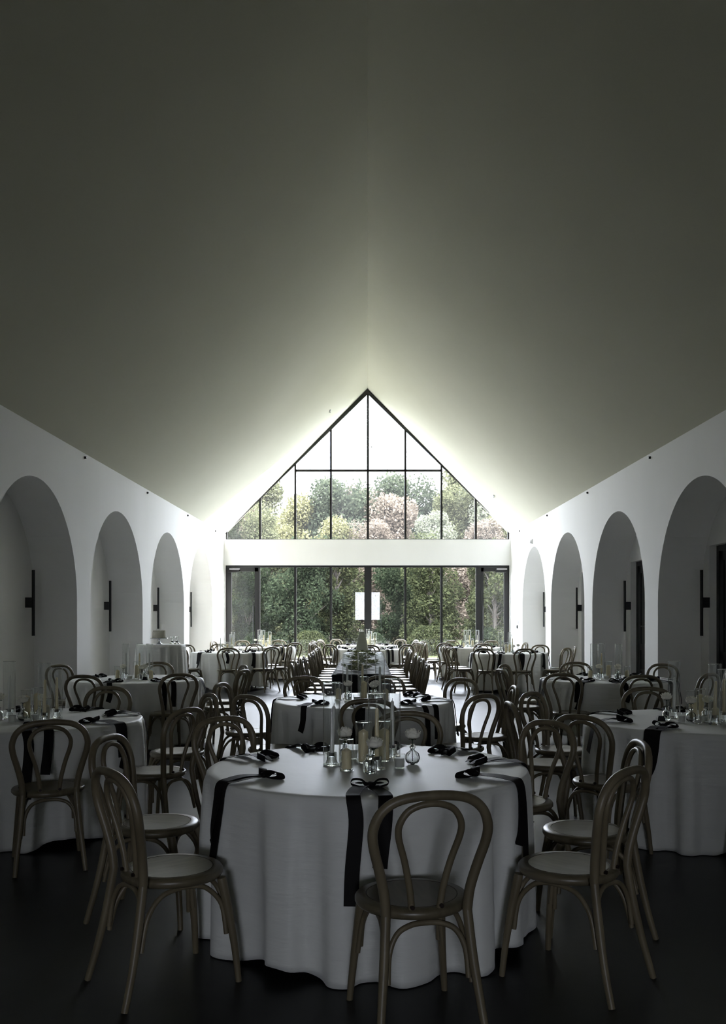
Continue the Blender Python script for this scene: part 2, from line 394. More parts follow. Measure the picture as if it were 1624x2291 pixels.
for sx, sn in ((-1, 'left'), (1, 'right')):
    for k, y in enumerate((12.86, 16.5, 20.2, 23.87)):
        o = FP.place((sx*W, y, 3.79), 0, 'tiny black spotlight high on the %s wall, %s from the camera' % (sn, ('first', 'second', 'third', 'last')[k]), 'tiny black spotlights under the eaves')
        o.rotation_euler = (0, -sx*PI/2, 0)
s1 = thing('sprinkler_head', 'small sprinkler head on the left roof slope near the gable window', 'sprinkler', (-.995, 23.7, 8.0-1.019*.995))
m = MB(); m.lathe([(.0, 0), (.035, 0), (.035, -.01), (.012, -.015), (.012, -.05), (.03, -.055), (.03, -.06), (0, -.06)], 14); m.build('rosette', M['silver'], s1)
PS = Proto(s1, 'sprinkler'); PS.used = True
PS.place((3.28, 23.2, 8.0-1.019*3.28), 0, 'small sprinkler head on the right roof slope near the gable window')
s2 = thing('mullion_sprinkler', 'small grey sprinkler on a short arm at the middle gable mullion', 'sprinkler', (px(823), YE+.055, 6.33))
m = MB(); m.tube([(0, 0, 0), (0, -.06, 0), (.18, -.06, .0)], .008, 8); m.build('arm', M['silver'], s2)
m = MB(); m.lathe([(0, -.03), (.02, -.02), (.03, 0), (.02, .015), (0, .02)], 12, c=(.1, -.06, 0)); m.build('head', M['silver'], s2)
s3 = thing('alarm_strobe', 'round white alarm strobe above the far right arch', 'alarm', (W, 22.06, 3.36), PI)
m = MB(); m.box(0, .03, -.06, .06, -.06, .06); m.build('base_plate', M['white'], s3, smooth=False)
m = MB(); m.lathe([(0, 0), (.05, 0), (.05, .03), (.03, .05), (0, .055)], 18); o = m.build('lens', M['white'], s3); o.rotation_euler = (0, PI/2, 0); o.location = (.03, 0, 0)
s4 = thing('wall_control_panel', 'white control panel on the right wall beside the end door', 'switch', (W, 24.2, 1.38), PI)
m = MB(); m.box(0, .015, -.09, .09, -.07, .07); m.build('plate', M['white'], s4, smooth=False)
m = MB()
for k in range(3): m.box(.015, .02, -.07+k*.05, -.035+k*.05, -.04, .04)
m.build('rocker', M['wall'], s4, smooth=False)
s5 = thing('wall_thermostat', 'small black thermostat below the white panel on the right wall', 'thermostat', (W, 24.25, 1.23), PI)
m = MB(); m.box(0, .02, -.06, .06, -.045, .045); m.build('body', M['frame'], s5, smooth=False)
m = MB(); m.box(.02, .022, -.025, .025, -.02, .02); m.build('screen', M['silver'], s5, smooth=False)

# ------------------------------------------------------------------ bentwood chair
ch = thing('bentwood_chair')
def sym(pts):
    return [Vector((-p[0], p[1], p[2])) for p in pts] + [Vector(p) for p in reversed(pts[:-1])]
m = MB()
prof = [(0, .425), (.17, .425), (.195, .432), (.205, .445), (.205, .455), (.198, .464), (.165, .466)]
vs = []
def seat_shape(r, a):
    x = r*math.cos(a); y = r*math.sin(a)
    return (x*(1.03+.04*math.sin(a)), y*1.0)
def seat_ring(m, prof, n=40):
    base = len(m.v)
    for r, z in prof:
        for k in range(n):
            x, y = seat_shape(r, 2*PI*k/n); m.v.append((x, y, z))
    for i in range(len(prof)-1):
        for k in range(n):
            m.f.append((base+i*n+k, base+i*n+(k+1) % n, base+(i+1)*n+(k+1) % n, base+(i+1)*n+k))
    return base
seat_ring(m, [(.001, .425), (.17, .425), (.197, .43), (.207, .442), (.207, .455), (.2, .464), (.168, .467)])
seat = m.build('seat', M['seatwood'], ch, ang=60)
m = MB(); b = seat_ring(m, [(.168, .467), (.167, .4655), (.165, .4655), (.164, .4665)]); m.build('seat_groove', M['groove'], seat)
m = MB(); b = seat_ring(m, [(.164, .4665), (.15, .4655), (.08, .461), (.001, .459)]); m.build('seat_panel', M['seatwood'], seat)
half = [(.150, -.190, .455), (.158, -.196, .53), (.180, -.212, .62), (.205, -.232, .71), (.208, -.244, .77), (.180, -.256, .832), (.115, -.266, .872), (0, -.271, .884)]
pts = crom(sym(half), 5); m = MB(); m.tube(pts, lerpl([.0185, .018, .0175, .018, .0185], len(pts)), 12); m.build('outer_hoop', M['wood'], ch, ang=60)
half = [(.052, -.176, .462), (.062, -.184, .54), (.085, -.202, .64), (.112, -.222, .73), (.112, -.234, .78), (.085, -.244, .825), (.045, -.25, .846), (0, -.252, .852)]
pts = crom(sym(half), 5); m = MB(); m.tube(pts, lerpl([.013, .0125, .0125, .0125, .013], len(pts)), 10)
ih = m.build('inner_hoop', M['wood'], ch, ang=60)
for s in (-1, 1):
    m = MB(); m.tube([(s*.054, -.186, .475), (s*.054, -.198, .475)], .008, 10); m.build('bolt', M['bolt'], ih)
    p = crom([(s*.195, -.285, 0), (s*.180, -.248, .14), (s*.162, -.215, .30), (s*.150, -.190, .46)], 5)
    m = MB(); m.tube(p, lerpl([.0135, .0155, .0175, .0175], len(p)), 12); m.build('leg', M['wood'], ch, ang=60)
    p = crom([(s*.195, .205, 0), (s*.182, .192, .15), (s*.168, .170, .30), (s*.158, .145, .43)], 5)
    m = MB(); m.tube(p, lerpl([.0125, .015, .0185, .0205], len(p)), 12); m.build('leg', M['wood'], ch, ang=60)
def brace(h):
    p = crom(h, 5); m = MB(); m.tube(p, .0105, 8); m.build('curved_brace', M['wood'], ch, ang=60)
brace(sym([(.148, -.212, .22), (.140, -.200, .32), (.108, -.188, .385), (.055, -.180, .41), (0, -.178, .414)]))
brace(sym([(.158, .172, .22), (.150, .160, .32), (.115, .145, .385), (.055, .135, .41), (0, .133, .414)]))
for s in (-1, 1):
    brace([(s*.163, -.205, .20), (s*.152, -.175, .32), (s*.145, -.12, .39), (s*.142, -.05, .412), (s*.142, .03, .412), (s*.145, .09, .39), (s*.158, .145, .32), (s*.172, .16, .20)])
CH = Proto(ch, 'chair')

# ------------------------------------------------------------------ table linen
TZ = 0.765
def tablecloth(name, cx, cy, Rt, z, hem, seed, label, group=None, amp=.062, flare=-.004, N=360, rows=26, mt='cloth', cat='tablecloth'):
    rnd = random.Random(seed); m = MB()
    fr = [(rnd.choice([15, 16, 17, 18]), rnd.uniform(0, 2*PI), 1.0), (rnd.choice([22, 25, 27]), rnd.uniform(0, 2*PI), .6),
          (rnd.choice([7, 9, 10]), rnd.uniform(0, 2*PI), .35), (4, rnd.uniform(0, 2*PI), .25)]
    ph = rnd.uniform(0, 2*PI)
    def fold(a, t):
        v = 0; tot = 0
        for n, p, k in fr:
            v += k*math.sin(n*a+p+.25*math.sin(3*a+ph)+t*.25*math.sin(2*a+p)); tot += k
        v = v/tot*2.6
        return math.tanh(v)
    rings = [(0.02, 0), (Rt*.4, 0), (Rt*.75, 0), (Rt*.95, 0), (Rt*.985, -.0015), (Rt, -.008)]
    ns = len(rings)
    for r, dz in rings:
        for k in range(N):
            a = 2*PI*k/N; m.v.append((r*math.cos(a), r*math.sin(a), z+dz))
    for i in range(1, rows+1):
        t = i/rows
        for k in range(N):
            a = 2*PI*k/N
            f = fold(a, t)
            A = amp*(t**.55)*(.6+.4*math.sin(2*a+ph)**2)
            wr = .003*math.sin(34*t+6*math.sin(5*a+ph))*max(0, math.sin(8*a+2*ph))*t
            r = Rt+.006+flare*t+A*f + wr
            hz = hem + .028*math.sin(4*a+ph)+.016*math.sin(9*a+ph*2)
            hz = max(hz, .004)
            zz = z-.008-(z-.008-hz)*t
            m.v.append((r*math.cos(a), r*math.sin(a), zz))
    tot = ns+rows
    for i in range(tot-1):
        for k in range(N):
            m.f.append((i*N+k, (i+1)*N+k, (i+1)*N+(k+1) % N, i*N+(k+1) % N))
    m.f.append(tuple(range(N)))
    o = m.build(name, M[mt], ang=75); o.location = (cx, cy, 0)
    md = o.modifiers.new('thickness', 'SOLIDIFY'); md.thickness = .003; md.offset = -1
    tag(o, label, cat, group); return o

# ribbons -----------------------------------------------------------
def strip(m, path, wdt, th=.0015):
    """ribbon through points (x,y,z) with the width across in the (y) direction turned by each point's 4th value"""
    P = crom([p[:3] for p in path], 6); n = len(P)
    tw = lerpl([p[3] if len(p) > 3 else 0 for p in path], n)
    vs = []
    for i, p in enumerate(P):
        t = (P[min(i+1, n-1)]-P[max(i-1, 0)]).normalized()
        s = Vector((0, 1, 0)); s = (s-t*s.dot(t)).normalized(); nrm = t.cross(s)
        s2 = s*math.cos(tw[i])+nrm*math.sin(tw[i]); n2 = t.cross(s2)
        for a, b in ((-1, 1), (1, 1), (1, -1), (-1, -1)):
            vs.append(p+s2*a*wdt/2+n2*b*th/2)
    fs = [(0, 1, 2, 3), tuple(4*(n-1)+k for k in (3, 2, 1, 0))]
    for i in range(n-1):
        for k in range(4):
            fs.append((4*i+k, 4*(i+1)+k, 4*(i+1)+(k+1) % 4, 4*i+(k+1) % 4))
    m.add(vs, fs)
def ribbon_proto(tails, sgn=1):
    r = thing('ribbon_bow')
    m = MB()
    m.lathe([(0, -.013), (.015, -.010), (.021, 0), (.015, .012), (0, .015)], 12, c=(0, 0, .016))
    bow = m.build('knot', M['ribbon'], r)
    for s in (-1, 1):
        m = MB(); strip(m, [(0, s*.01, .016), (-.012, s*.035, .032), (-.018, s*.062, .03), (-.01, s*.066, .014), (-.002, s*.035, .007), (0, s*.008, .010)], .03)
        # loop: width runs along the local x axis
        P = crom([(0, s*.008, .016), (-.014, s*.036, .036), (-.034, s*.072, .034), (-.038, s*.080, .014), (-.014, s*.036, .005), (0, s*.008, .010)], 5)
        m = MB(); vs = []
        for p in P:
            for q, dz in ((-.022, -.010), (.022, .006), (.022, .008), (-.022, -.007)): vs.append((p.x+q, p.y, p.z+dz))
        fs = []
        for i in range(len(P)-1):
            for k in range(4): fs.append((4*i+k, 4*i+(k+1) % 4, 4*(i+1)+(k+1) % 4, 4*(i+1)+k))
        m.add(vs, fs); m.build('loop', M['ribbon'], r, ang=70)
        m = MB(); strip(m, [(0, s*.004, .013), (-.035, s*.022, .022), (-.075, s*.05, .008)], .034); m.build('short_end', M['ribbon'], r)
    for tl in tails:
        m = MB(); strip(m, tl, .060); m.build('tail', M['ribbon'], r, ang=70)
    return Proto(r, 'ribbon')
# x grows outward from the bow at radius .58; table edge is at x = .20
E = .20
RB = [
 ribbon_proto([[(0, .01, .012), (.07, .030, .012), (.16, .055, .010), (E+.014, .060, -.004), (E+.033, .055, -.10), (E+.052, .04, -.22), (E+.056, .035, -.27)],
               [(0, -.01, .012), (.07, -.045, .022), (.16, -.07, .012), (E+.014, -.07, -.004), (E+.033, -.06, -.10), (E+.052, -.075, -.28), (E+.058, -.08, -.42)]]),
 ribbon_proto([[(0, .006, .012), (.08, .015, .016), (.16, .02, .010), (E+.014, .02, -.006), (E+.034, .015, -.12), (E+.052, -.01, -.32), (E+.056, -.015, -.40)],
               [(0, -.006, .014), (.08, -.02, .02), (.16, -.015, .014), (E+.017, -.012, -.004), (E+.033, -.01, -.08), (E+.047, -.03, -.2, .3), (E+.040, -.05, -.27, .5)]]),
 ribbon_proto([[(0, .006, .012), (.07, .02, .028, .2), (.15, .03, .012), (.19, .035, .005), (E+.016, .05, -.03), (E+.045, .07, -.12), (E+.052, .05, -.2)],
               [(0, -.006, .012), (.06, -.03, .018), (.12, -.05, .006), (.17, -.07, .004)]]),
 ribbon_proto([[(0, .006, .012), (.08, .045, .02), (.15, .05, .01), (E+.014, .05, -.006), (E+.034, .045, -.12), (E+.045, .03, -.22), (E+.056, .0, -.30, .4)],
               [(0, -.006, .012), (.09, -.01, .018), (.16, -.005, .010), (E+.014, .0, -.006), (E+.034, .0, -.12), (E+.045, .0, -.22)]]),
]

# ------------------------------------------------------------------ centrepiece pieces
def cyl_proto(name, r, h, cat='glass cylinder'):
    t_ = thing(name)
    m = MB(); m.lathe([(0, .0), (r, .0), (r, h), (r-.0025, h), (r-.0025, .006), (0, .006)], 32); m.build('glass_wall', M['cyl'], t_, ang=50)
    m = MB()
    P = [(math.cos(2*PI*k/40)*(r-.00125), math.sin(2*PI*k/40)*(r-.00125), h) for k in range(41)]
    m.tube(P, .0018, 6); m.build('rim', M['glass'], t_)
    m = MB(); m.lathe([(0, .0005), (r-.003, .0005), (r-.003, .008), (0, .008)], 32); m.build('base_disc', M['glass'], t_)
    return Proto(t_, cat)
P_tall = cyl_proto('tall_glass_cylinder', .043, .41)
P_tall2 = cyl_proto('tall_glass_cylinder', .043, .365)
P_mid = cyl_proto('glass_candle_cylinder', .041, .205)
P_short = cyl_proto('short_glass_cylinder', .034, .15)
def holder():
    t_ = thing('ribbed_candle_holder')
    m = MB(); m.lathe([(0, 0), (.026, 0), (.028, .006), (.023, .02), (.024, .055), (.013, .055), (.013, .035), (0, .035)], 48, ribs=16, ribamp=.035); m.build('ribbed_glass', M['glass'], t_, ang=60)
    return Proto(t_, 'candle holder')
P_hold = holder()
def taper(h, wax):
    t_ = thing('taper_candle')
    m = MB(); m.lathe([(0, 0), (.0115, 0), (.0105, h*.6), (.0085, h*.97), (.004, h), (0, h)], 16); m.build('wax', M[wax], t_, ang=60)
    m = MB(); m.tube([(0, 0, h-.002), (.001, 0, h+.012)], .0012, 6); m.build('wick', M['wick'], t_)
    return Proto(t_, 'candle')
P_tap = {'w': taper(.25, 'white_wax'), 'i': taper(.25, 'ivory')}
def pillar(h, r=.026):
    t_ = thing('pillar_candle')
    m = MB(); m.lathe([(0, 0), (r, 0), (r, h-.012), (r*.9, h-.008), (.003, h+.004), (0, h+.004)], 28); m.build('wax', M['ivory'], t_)
    m = MB(); m.tube([(0, 0, h), (.001, 0, h+.016)], .0013, 6); m.build('wick', M['wick'], t_)
    return Proto(t_, 'candle')
P_pil = {'m': pillar(.155), 's': pillar(.095, .024)}
def votive(r, h):
    t_ = thing('votive_candle')
    m = MB(); m.lathe([(0, 0), (r*.85, 0), (r, h), (r-.003, h), (r*.85-.003, .006), (0, .006)], 24); m.build('glass_cup', M['cyl'], t_)
    m = MB(); m.lathe([(0, .0065), (r*.8-.003, .0065), (r*.93-.004, h*.72), (0, h*.72)], 20); m.build('wax', M['white_wax'], t_)
    return Proto(t_, 'candle')
P_vot = {'v': votive(.03, .068), 'w': votive(.036, .055), 'l': votive(.03, .032)}
def vase(kind):
    t_ = thing('bud_vase')
    m = MB()
    if kind == 'ball':
        out = [(0, 0), (.018, 0), (.031, .012), (.037, .032), (.031, .055), (.014, .068), (.009, .076), (.014, .082), (.015, .088), (.009, .092), (.012, .1)]
        m.lathe(out+[(.0095, .1), (.0065, .09), (.006, .076), (.011, .066), (.028, .053), (.034, .032), (.028, .014), (0, .006)], 48, ribs=14, ribamp=.03)
    elif kind == 'carafe':
        m.lathe([(0, 0), (.026, 0), (.028, .004), (.028, .05), (.022, .062), (.011, .07), (.010, .088), (.014, .092), (.011, .092), (.0075, .086), (.008, .07), (.02, .058), (.025, .048), (.025, .006), (0, .006)], 28)
    else:
        m.lathe([(0, 0), (.031, 0), (.033, .005), (.034, .05), (.028, .058), (.018, .062), (.018, .078), (.022, .084), (.019, .084), (.015, .078), (.015, .064), (.026, .055), (.030, .048), (.030, .007), (0, .007)], 28)
    m.build('glass_body', M['glass'], t_, ang=60)
    return Proto(t_, 'vase')
P_vase = {k: vase(k) for k in ('ball', 'carafe', 'jar')}
def rose(seed, lean=.0, h=.13):
    rnd = random.Random(seed); t_ = thing('white_rose')
    m = MB(); top = Vector((lean, 0, h)); p = crom([(0, 0, .012), (lean*.25, .002, h*.4), (lean*.7, 0, h*.75), top], 5); m.tube(p, .0022, 8)
    m.build('stem', M['stem'], t_)
    m = MB()
    for k in range(5):
        a = 2*PI*k/5
        d = Vector((math.cos(a), math.sin(a), 0)); s = Vector((-d.y, d.x, 0))
        q = [top-Vector((0, 0, .004)), top+d*.012+s*.005+Vector((0, 0, -.002)), top+d*.022+Vector((0, 0, -.008)), top+d*.012-s*.005+Vector((0, 0, -.002))]
        m.add(q, [(0, 1, 2, 3)])
    m.lathe([(0, -.012), (.006, -.008), (.009, .002), (.004, .006)], 10, c=tuple(top))
    m.build('calyx', M['stem'], t_)
    m = MB()
    for ring, (n, r0, hh, op) in enumerate([(3, .009, .052, 0), (4, .016, .054, 0), (5, .023, .053, .001), (5, .029, .049, .006), (6, .033, .042, .010)]):
        for k in range(n):
            a0 = 2*PI*(k+rnd.uniform(-.2, .2))/n+ring*.6; wd = 2*PI/n*.62
            vs = []; U, V = 7, 7
            for v in range(V):
                tv = v/(V-1)
                for u in range(U):
                    tu = u/(U-1)*2-1
                    a = a0+tu*wd*(.45+.55*math.sin(PI*(.1+.65*tv)))
                    r = .003+(r0-.003)*math.sin(PI*.5*min(1, tv*3.0)) - .30*r0*max(0, tv-.5)*2*(op < .005) - .10*r0*max(0, tv-.5)*2*(op >= .005) + op*max(0, tv-.6)*2.4*(1-.4*tu*tu)
                    r += ring*.0006+.0015*tu
                    z = -.004+hh*tv - .30*hh*tu*tu*tv*tv - op*max(0, tv-.75)*2.2
                    vs.append((top.x+r*math.cos(a), top.y+r*math.sin(a), top.z+z))
            fs = [(v*U+u, v*U+u+1, (v+1)*U+u+1, (v+1)*U+u) for v in range(V-1) for u in range(U-1)]
            m.add(vs, fs)
    o = m.build('flower_head', M['petal'], t_, ang=80)
    md = o.modifiers.new('petal_thickness', 'SOLIDIFY'); md.thickness = .0009
    return Proto(t_, 'rose')
P_rose = [rose(1), rose(2, .022, .12), rose(3, -.02, .145)]
wg = thing('black_wedge_stand'); m = MB()
m.add([(-.03, -.02, 0), (.03, -.02, 0), (.03, .02, 0), (-.03, .02, 0), (-.02, -.012, .035), (.02, -.012, .035), (.02, .012, .035), (-.02, .012, .035)],
      [(0, 3, 2, 1), (4, 5, 6, 7), (0, 1, 5, 4), (1, 2, 6, 5), (2, 3, 7, 6), (3, 0, 4, 7)])
m.build('wedge', M['frame'], wg, smooth=False); P_wedge = Proto(wg, 'stand')

LAY = {
'A': dict(tall=[(-.177, .02, .41, 'w', 'left end', .045), (.045, -.10, .365, 'i', 'front middle', 0), (.13, .28, .41, 'w', 'back right', 0)],
          mid=[(-.02, .10, 'middle'), (.085, .155, 'right of the middle')], short=[(-.10, -.13, 'front left')],
          vot=[(.155, -.06, 'v', 'right'), (-.075, .22, 'v', 'back left')],
          vase=[(-.115, .115, 'carafe', 0, 'back left'), (.012, -.19, 'jar', 1, 'front'), (.224, .05, 'ball', 0, 'right end')], wedge=[]),
'B': dict(tall=[(-.115, .15, .41, 'w', 'left end', .02), (.03, -.24, .41, 'i', 'front right', .03), (.165, -.06, .365, 'i', 'right end', 0)],
          mid=[(-.02, .04, 'middle'), (.10, .22, 'back right')], short=[(.08, -.12, 'front middle')],
          vot=[(-.16, -.14, 'v', 'front left'), (-.07, -.20, 'l', 'front'), (.005, -.10, 'w', 'middle')],
          vase=[(-.21, .03, 'carafe', 2, 'left end'), (-.075, -.08, 'ball', 0, 'middle'), (.09, .07, 'jar', 1, 'right')], wedge=[(-.27, -.03)]),
'C': dict(tall=[(-.14, .06, .41, 'w', 'left end', 0), (-.005, .17, .41, 'i', 'middle', 0), (.15, .02, .41, 'w', 'right end', 0)],
          mid=[(.01, -.02, 'middle')], short=[(-.215, -.03, 'left end'), (.20, -.11, 'right end')],
          vot=[(-.05, -.11, 'w', 'front'), (.075, .12, 'v', 'back')],
          vase=[(-.13, -.09, 'jar', 0, 'front left'), (.075, -.12, 'carafe', 1, 'front'), (.11, -.055, 'ball', 0, 'right')], wedge=[(.15, -.19)]),
}
def centrepiece(lay, cx, cy, tn, rot=0.0):
    L = LAY[lay]; z = TZ+.001; g = 'candles and roses on the %s' % tn
    def w_(x, y): return (cx+x*math.cos(rot)-y*math.sin(rot), cy+x*math.sin(rot)+y*math.cos(rot))
    for x, y, h, c, nm, ln in L['tall']:
        X, Y = w_(x, y)
        (P_tall if h > .4 else P_tall2).place((X, Y, z), 0, 'tall glass cylinder at the %s, %s' % (nm, tn), g)
        P_hold.place((X, Y, z+.009), 0, 'ribbed candle holder in the %s cylinder on the %s' % (nm, tn), g)
        P_tap[c].place((X, Y, z+.046), 0, '%s taper candle in the %s cylinder, %s' % ('white' if c == 'w' else 'ivory', nm, tn), g, tilt=(0, ln))
    for x, y, nm in L['mid']:
        X, Y = w_(x, y)
        P_mid.place((X, Y, z), 0, 'medium glass cylinder at the %s, %s' % (nm, tn), g)
        P_pil['m'].place((X, Y, z+.009), 0, 'ivory pillar candle in the %s cylinder, %s' % (nm, tn), g)
    for x, y, nm in L['short']:
        X, Y = w_(x, y)
        P_short.place((X, Y, z), 0, 'short glass cylinder at the %s, %s' % (nm, tn), g)
        P_pil['s'].place((X, Y, z+.009), 0, 'short ivory pillar candle at the %s, %s' % (nm, tn), g)
    for x, y, k, nm in L['vot']:
        X, Y = w_(x, y)
        P_vot[k].place((X, Y, z), 0, '%s glass votive at the %s, %s' % ({'v': 'upright', 'w': 'wide', 'l': 'low'}[k], nm, tn), g)
    for x, y, k, ri, nm in L['vase']:
        X, Y = w_(x, y)
        P_vase[k].place((X, Y, z), 0, '%s glass bud vase at the %s, %s' % ({'ball': 'round ribbed', 'carafe': 'narrow necked', 'jar': 'squat'}[k], nm, tn), g)
        P_rose[ri].place((X, Y, z), rot+x*9, 'white rose in the %s bud vase, %s' % (nm, tn), g)
    for x, y in L['wedge']:
        X, Y = w_(x, y)
        P_wedge.place((X, Y, z), 0, 'small black wedge stand beside the candles on the %s' % tn, g)

# ------------------------------------------------------------------ round tables
SIDES = ['right', 'far right', 'far', 'far left', 'left', 'near left', 'near', 'near right']
def side_names(angs):
    """each angle gets a different name of side; close neighbours fall to the next free one"""
    best = {}
    order = sorted(range(len(angs)), key=lambda i: angs[i] % 360)
    used = []
    for i in order:
        k = int(round((angs[i] % 360)/45)) % 8
        nm = SIDES[k]
        if nm in used:
            for dk in (1, -1, 2, -2, 3):
                if SIDES[(k+dk) % 8] not in used: nm = SIDES[(k+dk) % 8]; break
        used.append(nm); best[i] = nm
    return [best[i] for i in range(len(angs))]
def round_table(tn, cx, cy, chairs, hem, seed, lay, rot=0, ribs=None, under=False, clabel=None, rv=None):
    if under:
        t_ = thing('round_table', 'round folding table whose legs show under the cloth of the %s' % tn, 'table', (cx, cy, 0))
        m = MB(); m.lathe([(0, TZ-.03), (.765, TZ-.03), (.77, TZ-.005), (0, TZ-.005)], 48); m.build('tabletop', M['metal_leg'], t_)
        for a in (30, 150, 210, 330):
            x, y = .6*math.cos(R_(a)), .6*math.sin(R_(a))
            m = MB(); m.tube([(x, y, 0), (x, y, TZ-.03)], .016, 10); m.build('leg', M['metal_leg'], t_)
    tablecloth('tablecloth', cx, cy, .78, TZ, hem, seed, clabel or 'long white tablecloth over the %s' % tn, 'white round tablecloths')
    names = side_names([a for a, r in chairs])
    for (a, tr), nm in zip(chairs, names):
        rnd = random.Random(int(a*7)+seed)
        rr = max(tr-.262, 1.065); an = R_(a)
        CH.place((cx+rr*math.cos(an), cy+rr*math.sin(an), 0), an+PI/2+R_(rnd.uniform(-5, 5)),
                 'bentwood chair on the %s side of the %s' % (nm, tn), 'bentwood chairs around the %s' % tn)
    if ribs is None: ribs = [a+random.Random(int(a)).uniform(-7, 7) for a, r in chairs]
    names = side_names(ribs)
    for k, (a, nm) in enumerate(zip(ribs, names)):
        an = R_(a); rr = .58
        RB[rv[k] if rv else (k*3+seed) % 4].place((cx+rr*math.cos(an), cy+rr*math.sin(an), TZ+.001), an, 'black ribbon bow on the %s side of the %s' % (nm, tn), 'black ribbon bows on the %s' % tn)
    centrepiece(lay, cx, cy, tn, rot)
r = 1.31
round_table('front centre table', 0, 4.4, [(-81, 1.32), (-37.6, 1.31), (-2, 1.29), (38, 1.25), (78, 1.2), (131, 1.25), (174, 1.33), (220.4, 1.31)], .012, 3, 'A',
            ribs=[-89, -32, 6, 43, 80, 121, 160, 216], rv=[0, 1, 3, 2, 2, 2, 2, 1])
round_table('second centre table', -.04, 7.9, [(-87, r), (-44, 1.24), (-4, r), (43, r), (80, r), (118, r), (168, 1.25), (229, 1.2)], .02, 5, 'C')
round_table('front left table', -2.42, 6.43, [(-64, 1.28), (-22, 1.3), (27, 1.25), (83, 1.25)], .015, 8, 'B', .6, ribs=[-66, -25, 22, 70, 115])
round_table('second left table', -2.74, 10.6, [(150, 1.25), (-98, 1.36), (92, r), (-56, r), (27, 1.22), (-15, 1.37)], .04, 11, 'C')
round_table('third left table', -2.9, 18.7, [(-82, r), (-41, r), (-12, r), (44, r), (74, r), (108, r), (142, r), (232, 1.28)], .06, 14, 'A', 0.3, under=True)
round_table('far left table', -2.55, 21.9, [(120, r), (80, r), (-50, r), (-15, r), (28, r), (165, r)], .03, 17, 'B', 0)
round_table('front right table', 2.34, 6.34, [(140, 1.22), (219, 1.25), (179, 1.3), (88, 1.22), (-86, 1.29)], .015, 20, 'B', ribs=[-80, 228, 188, 140, 88])
round_table('second right table', 2.84, 10.6, [(43, 1.25), (93, r), (146, 1.2), (192, 1.28), (234, r), (-90, r), (-52, r), (-21, 1.2)], .19, 23, 'C', .1, under=True)
round_table('third right table', 2.89, 18.3, [(165, r), (200, r), (240, r), (-86, r), (50, r), (-42, r), (-6, 1.28)], .03, 26, 'A', .2)
round_table('far right table', 2.52, 21.6, [(150, r), (198, r), (235, r), (105, r), (62, r), (-86, r), (-25, r)], .03, 29, 'C', .2)
round_table('table past the long table', 0, 20.5, [(-50, r), (-128, r), (-88, r), (172, r), (207, r), (-8, r), (28, r)], .03, 32, 'B', .1)
round_table('far centre table', 0, 23.15, [(130, r), (160, r), (205, r), (-25, r), (15, r), (48, r)], .03, 35, 'A', .4)

# ------------------------------------------------------------------ long table
LX, LY0, LY1 = -.075, 11.3, 18.45
lt = thing('long_table', 'long narrow banquet table covered in black cloth down the middle', 'table', (LX, (LY0+LY1)/2, 0))
hl = (LY1-LY0)/2
m = MB(); m.box(-.38, .38, -hl, hl, .735, .76); m.build('tabletop', M['black'], lt, smooth=False)
m = MB(); N = 400
P = []
per = [(-.375, -hl), (.375, -hl), (.375, hl), (-.375, hl), (-.375, -hl)]
for (x0, y0), (x1, y1) in zip(per, per[1:]):
    L = math.hypot(x1-x0, y1-y0); n = int(L/.03)
    for i in range(n):
        P.append((x0+(x1-x0)*i/n, y0+(y1-y0)*i/n, (y1-y0)/L, -(x1-x0)/L))
for zi, z in enumerate((.74, .5, .25, .01)):
    for k, (x, y, nx, ny) in enumerate(P):
        a = .012*zi/3*math.sin(k*.9); m.v.append((x+nx*a*.5, y+ny*a*.5, z))
n = len(P)
for i in range(3):
    for k in range(n): m.f.append((i*n+k, (i+1)*n+k, (i+1)*n+(k+1) % n, i*n+(k+1) % n))
m.build('black_skirt', M['black'], lt, ang=80)
# crinkled runner
rn = MB(); rnd = random.Random(2); NX, NY = 22, 360
phs = [rnd.uniform(0, 6.28) for _ in range(6)]
for j in range(NY+1):
    y = -hl+.0+2*hl*j/NY
    for i in range(NX+1):
        x = -.365+.73*i/NX
        z = .771+.007*math.sin(y*38+2.5*math.sin(x*7+y*2+phs[0])+phs[1])+.004*math.sin(y*83+x*14+phs[2])+.003*math.sin(x*40+y*9)
        rn.v.append((x, y, z))
for j in range(NY):
    for i in range(NX):
        a = j*(NX+1)+i; rn.f.append((a, a+1, a+NX+2, a+NX+1))
o = rn.build('table_runner', M['grey'], ang=80); o.location = (LX, (LY0+LY1)/2, 0)
md = o.modifiers.new('thickness', 'SOLIDIFY'); md.thickness = .002
tag(o, 'crinkled grey gauze runner laid along the long table', 'table runner')
# leafy sprigs on the runner
def garland(seed):
    rnd = random.Random(seed); t_ = thing('leafy_garland'); pts = []
    for i in range(7): pts.append((rnd.uniform(-.16, .16), -.5+i*.16, .03+rnd.uniform(0, .012)))
    p = crom(pts, 6); m = MB(); m.tube(p, .004, 6); m.build('stem', M['stem'], t_)
    m = MB()
    for q in p:
        for _ in range(5):
            a = rnd.uniform(0, 2*PI); L = rnd.uniform(.05, .09); el = rnd.uniform(-.15, .7)
            d = Vector((math.cos(a)*math.cos(el), math.sin(a)*math.cos(el), math.sin(el))); s = Vector((-math.sin(a), math.cos(a), 0))*L*.28
            b = q+Vector((0, 0, .006)); mid = b+d*L*.5+Vector((0, 0, .008)); e = b+d*L
            m.add([b, mid+s, e, mid-s], [(0, 1, 2, 3)])
    m.build('leaves', M['sage'], t_, smooth=False)
    return Proto(t_, 'garland')
GP = [garland(4), garland(9)]
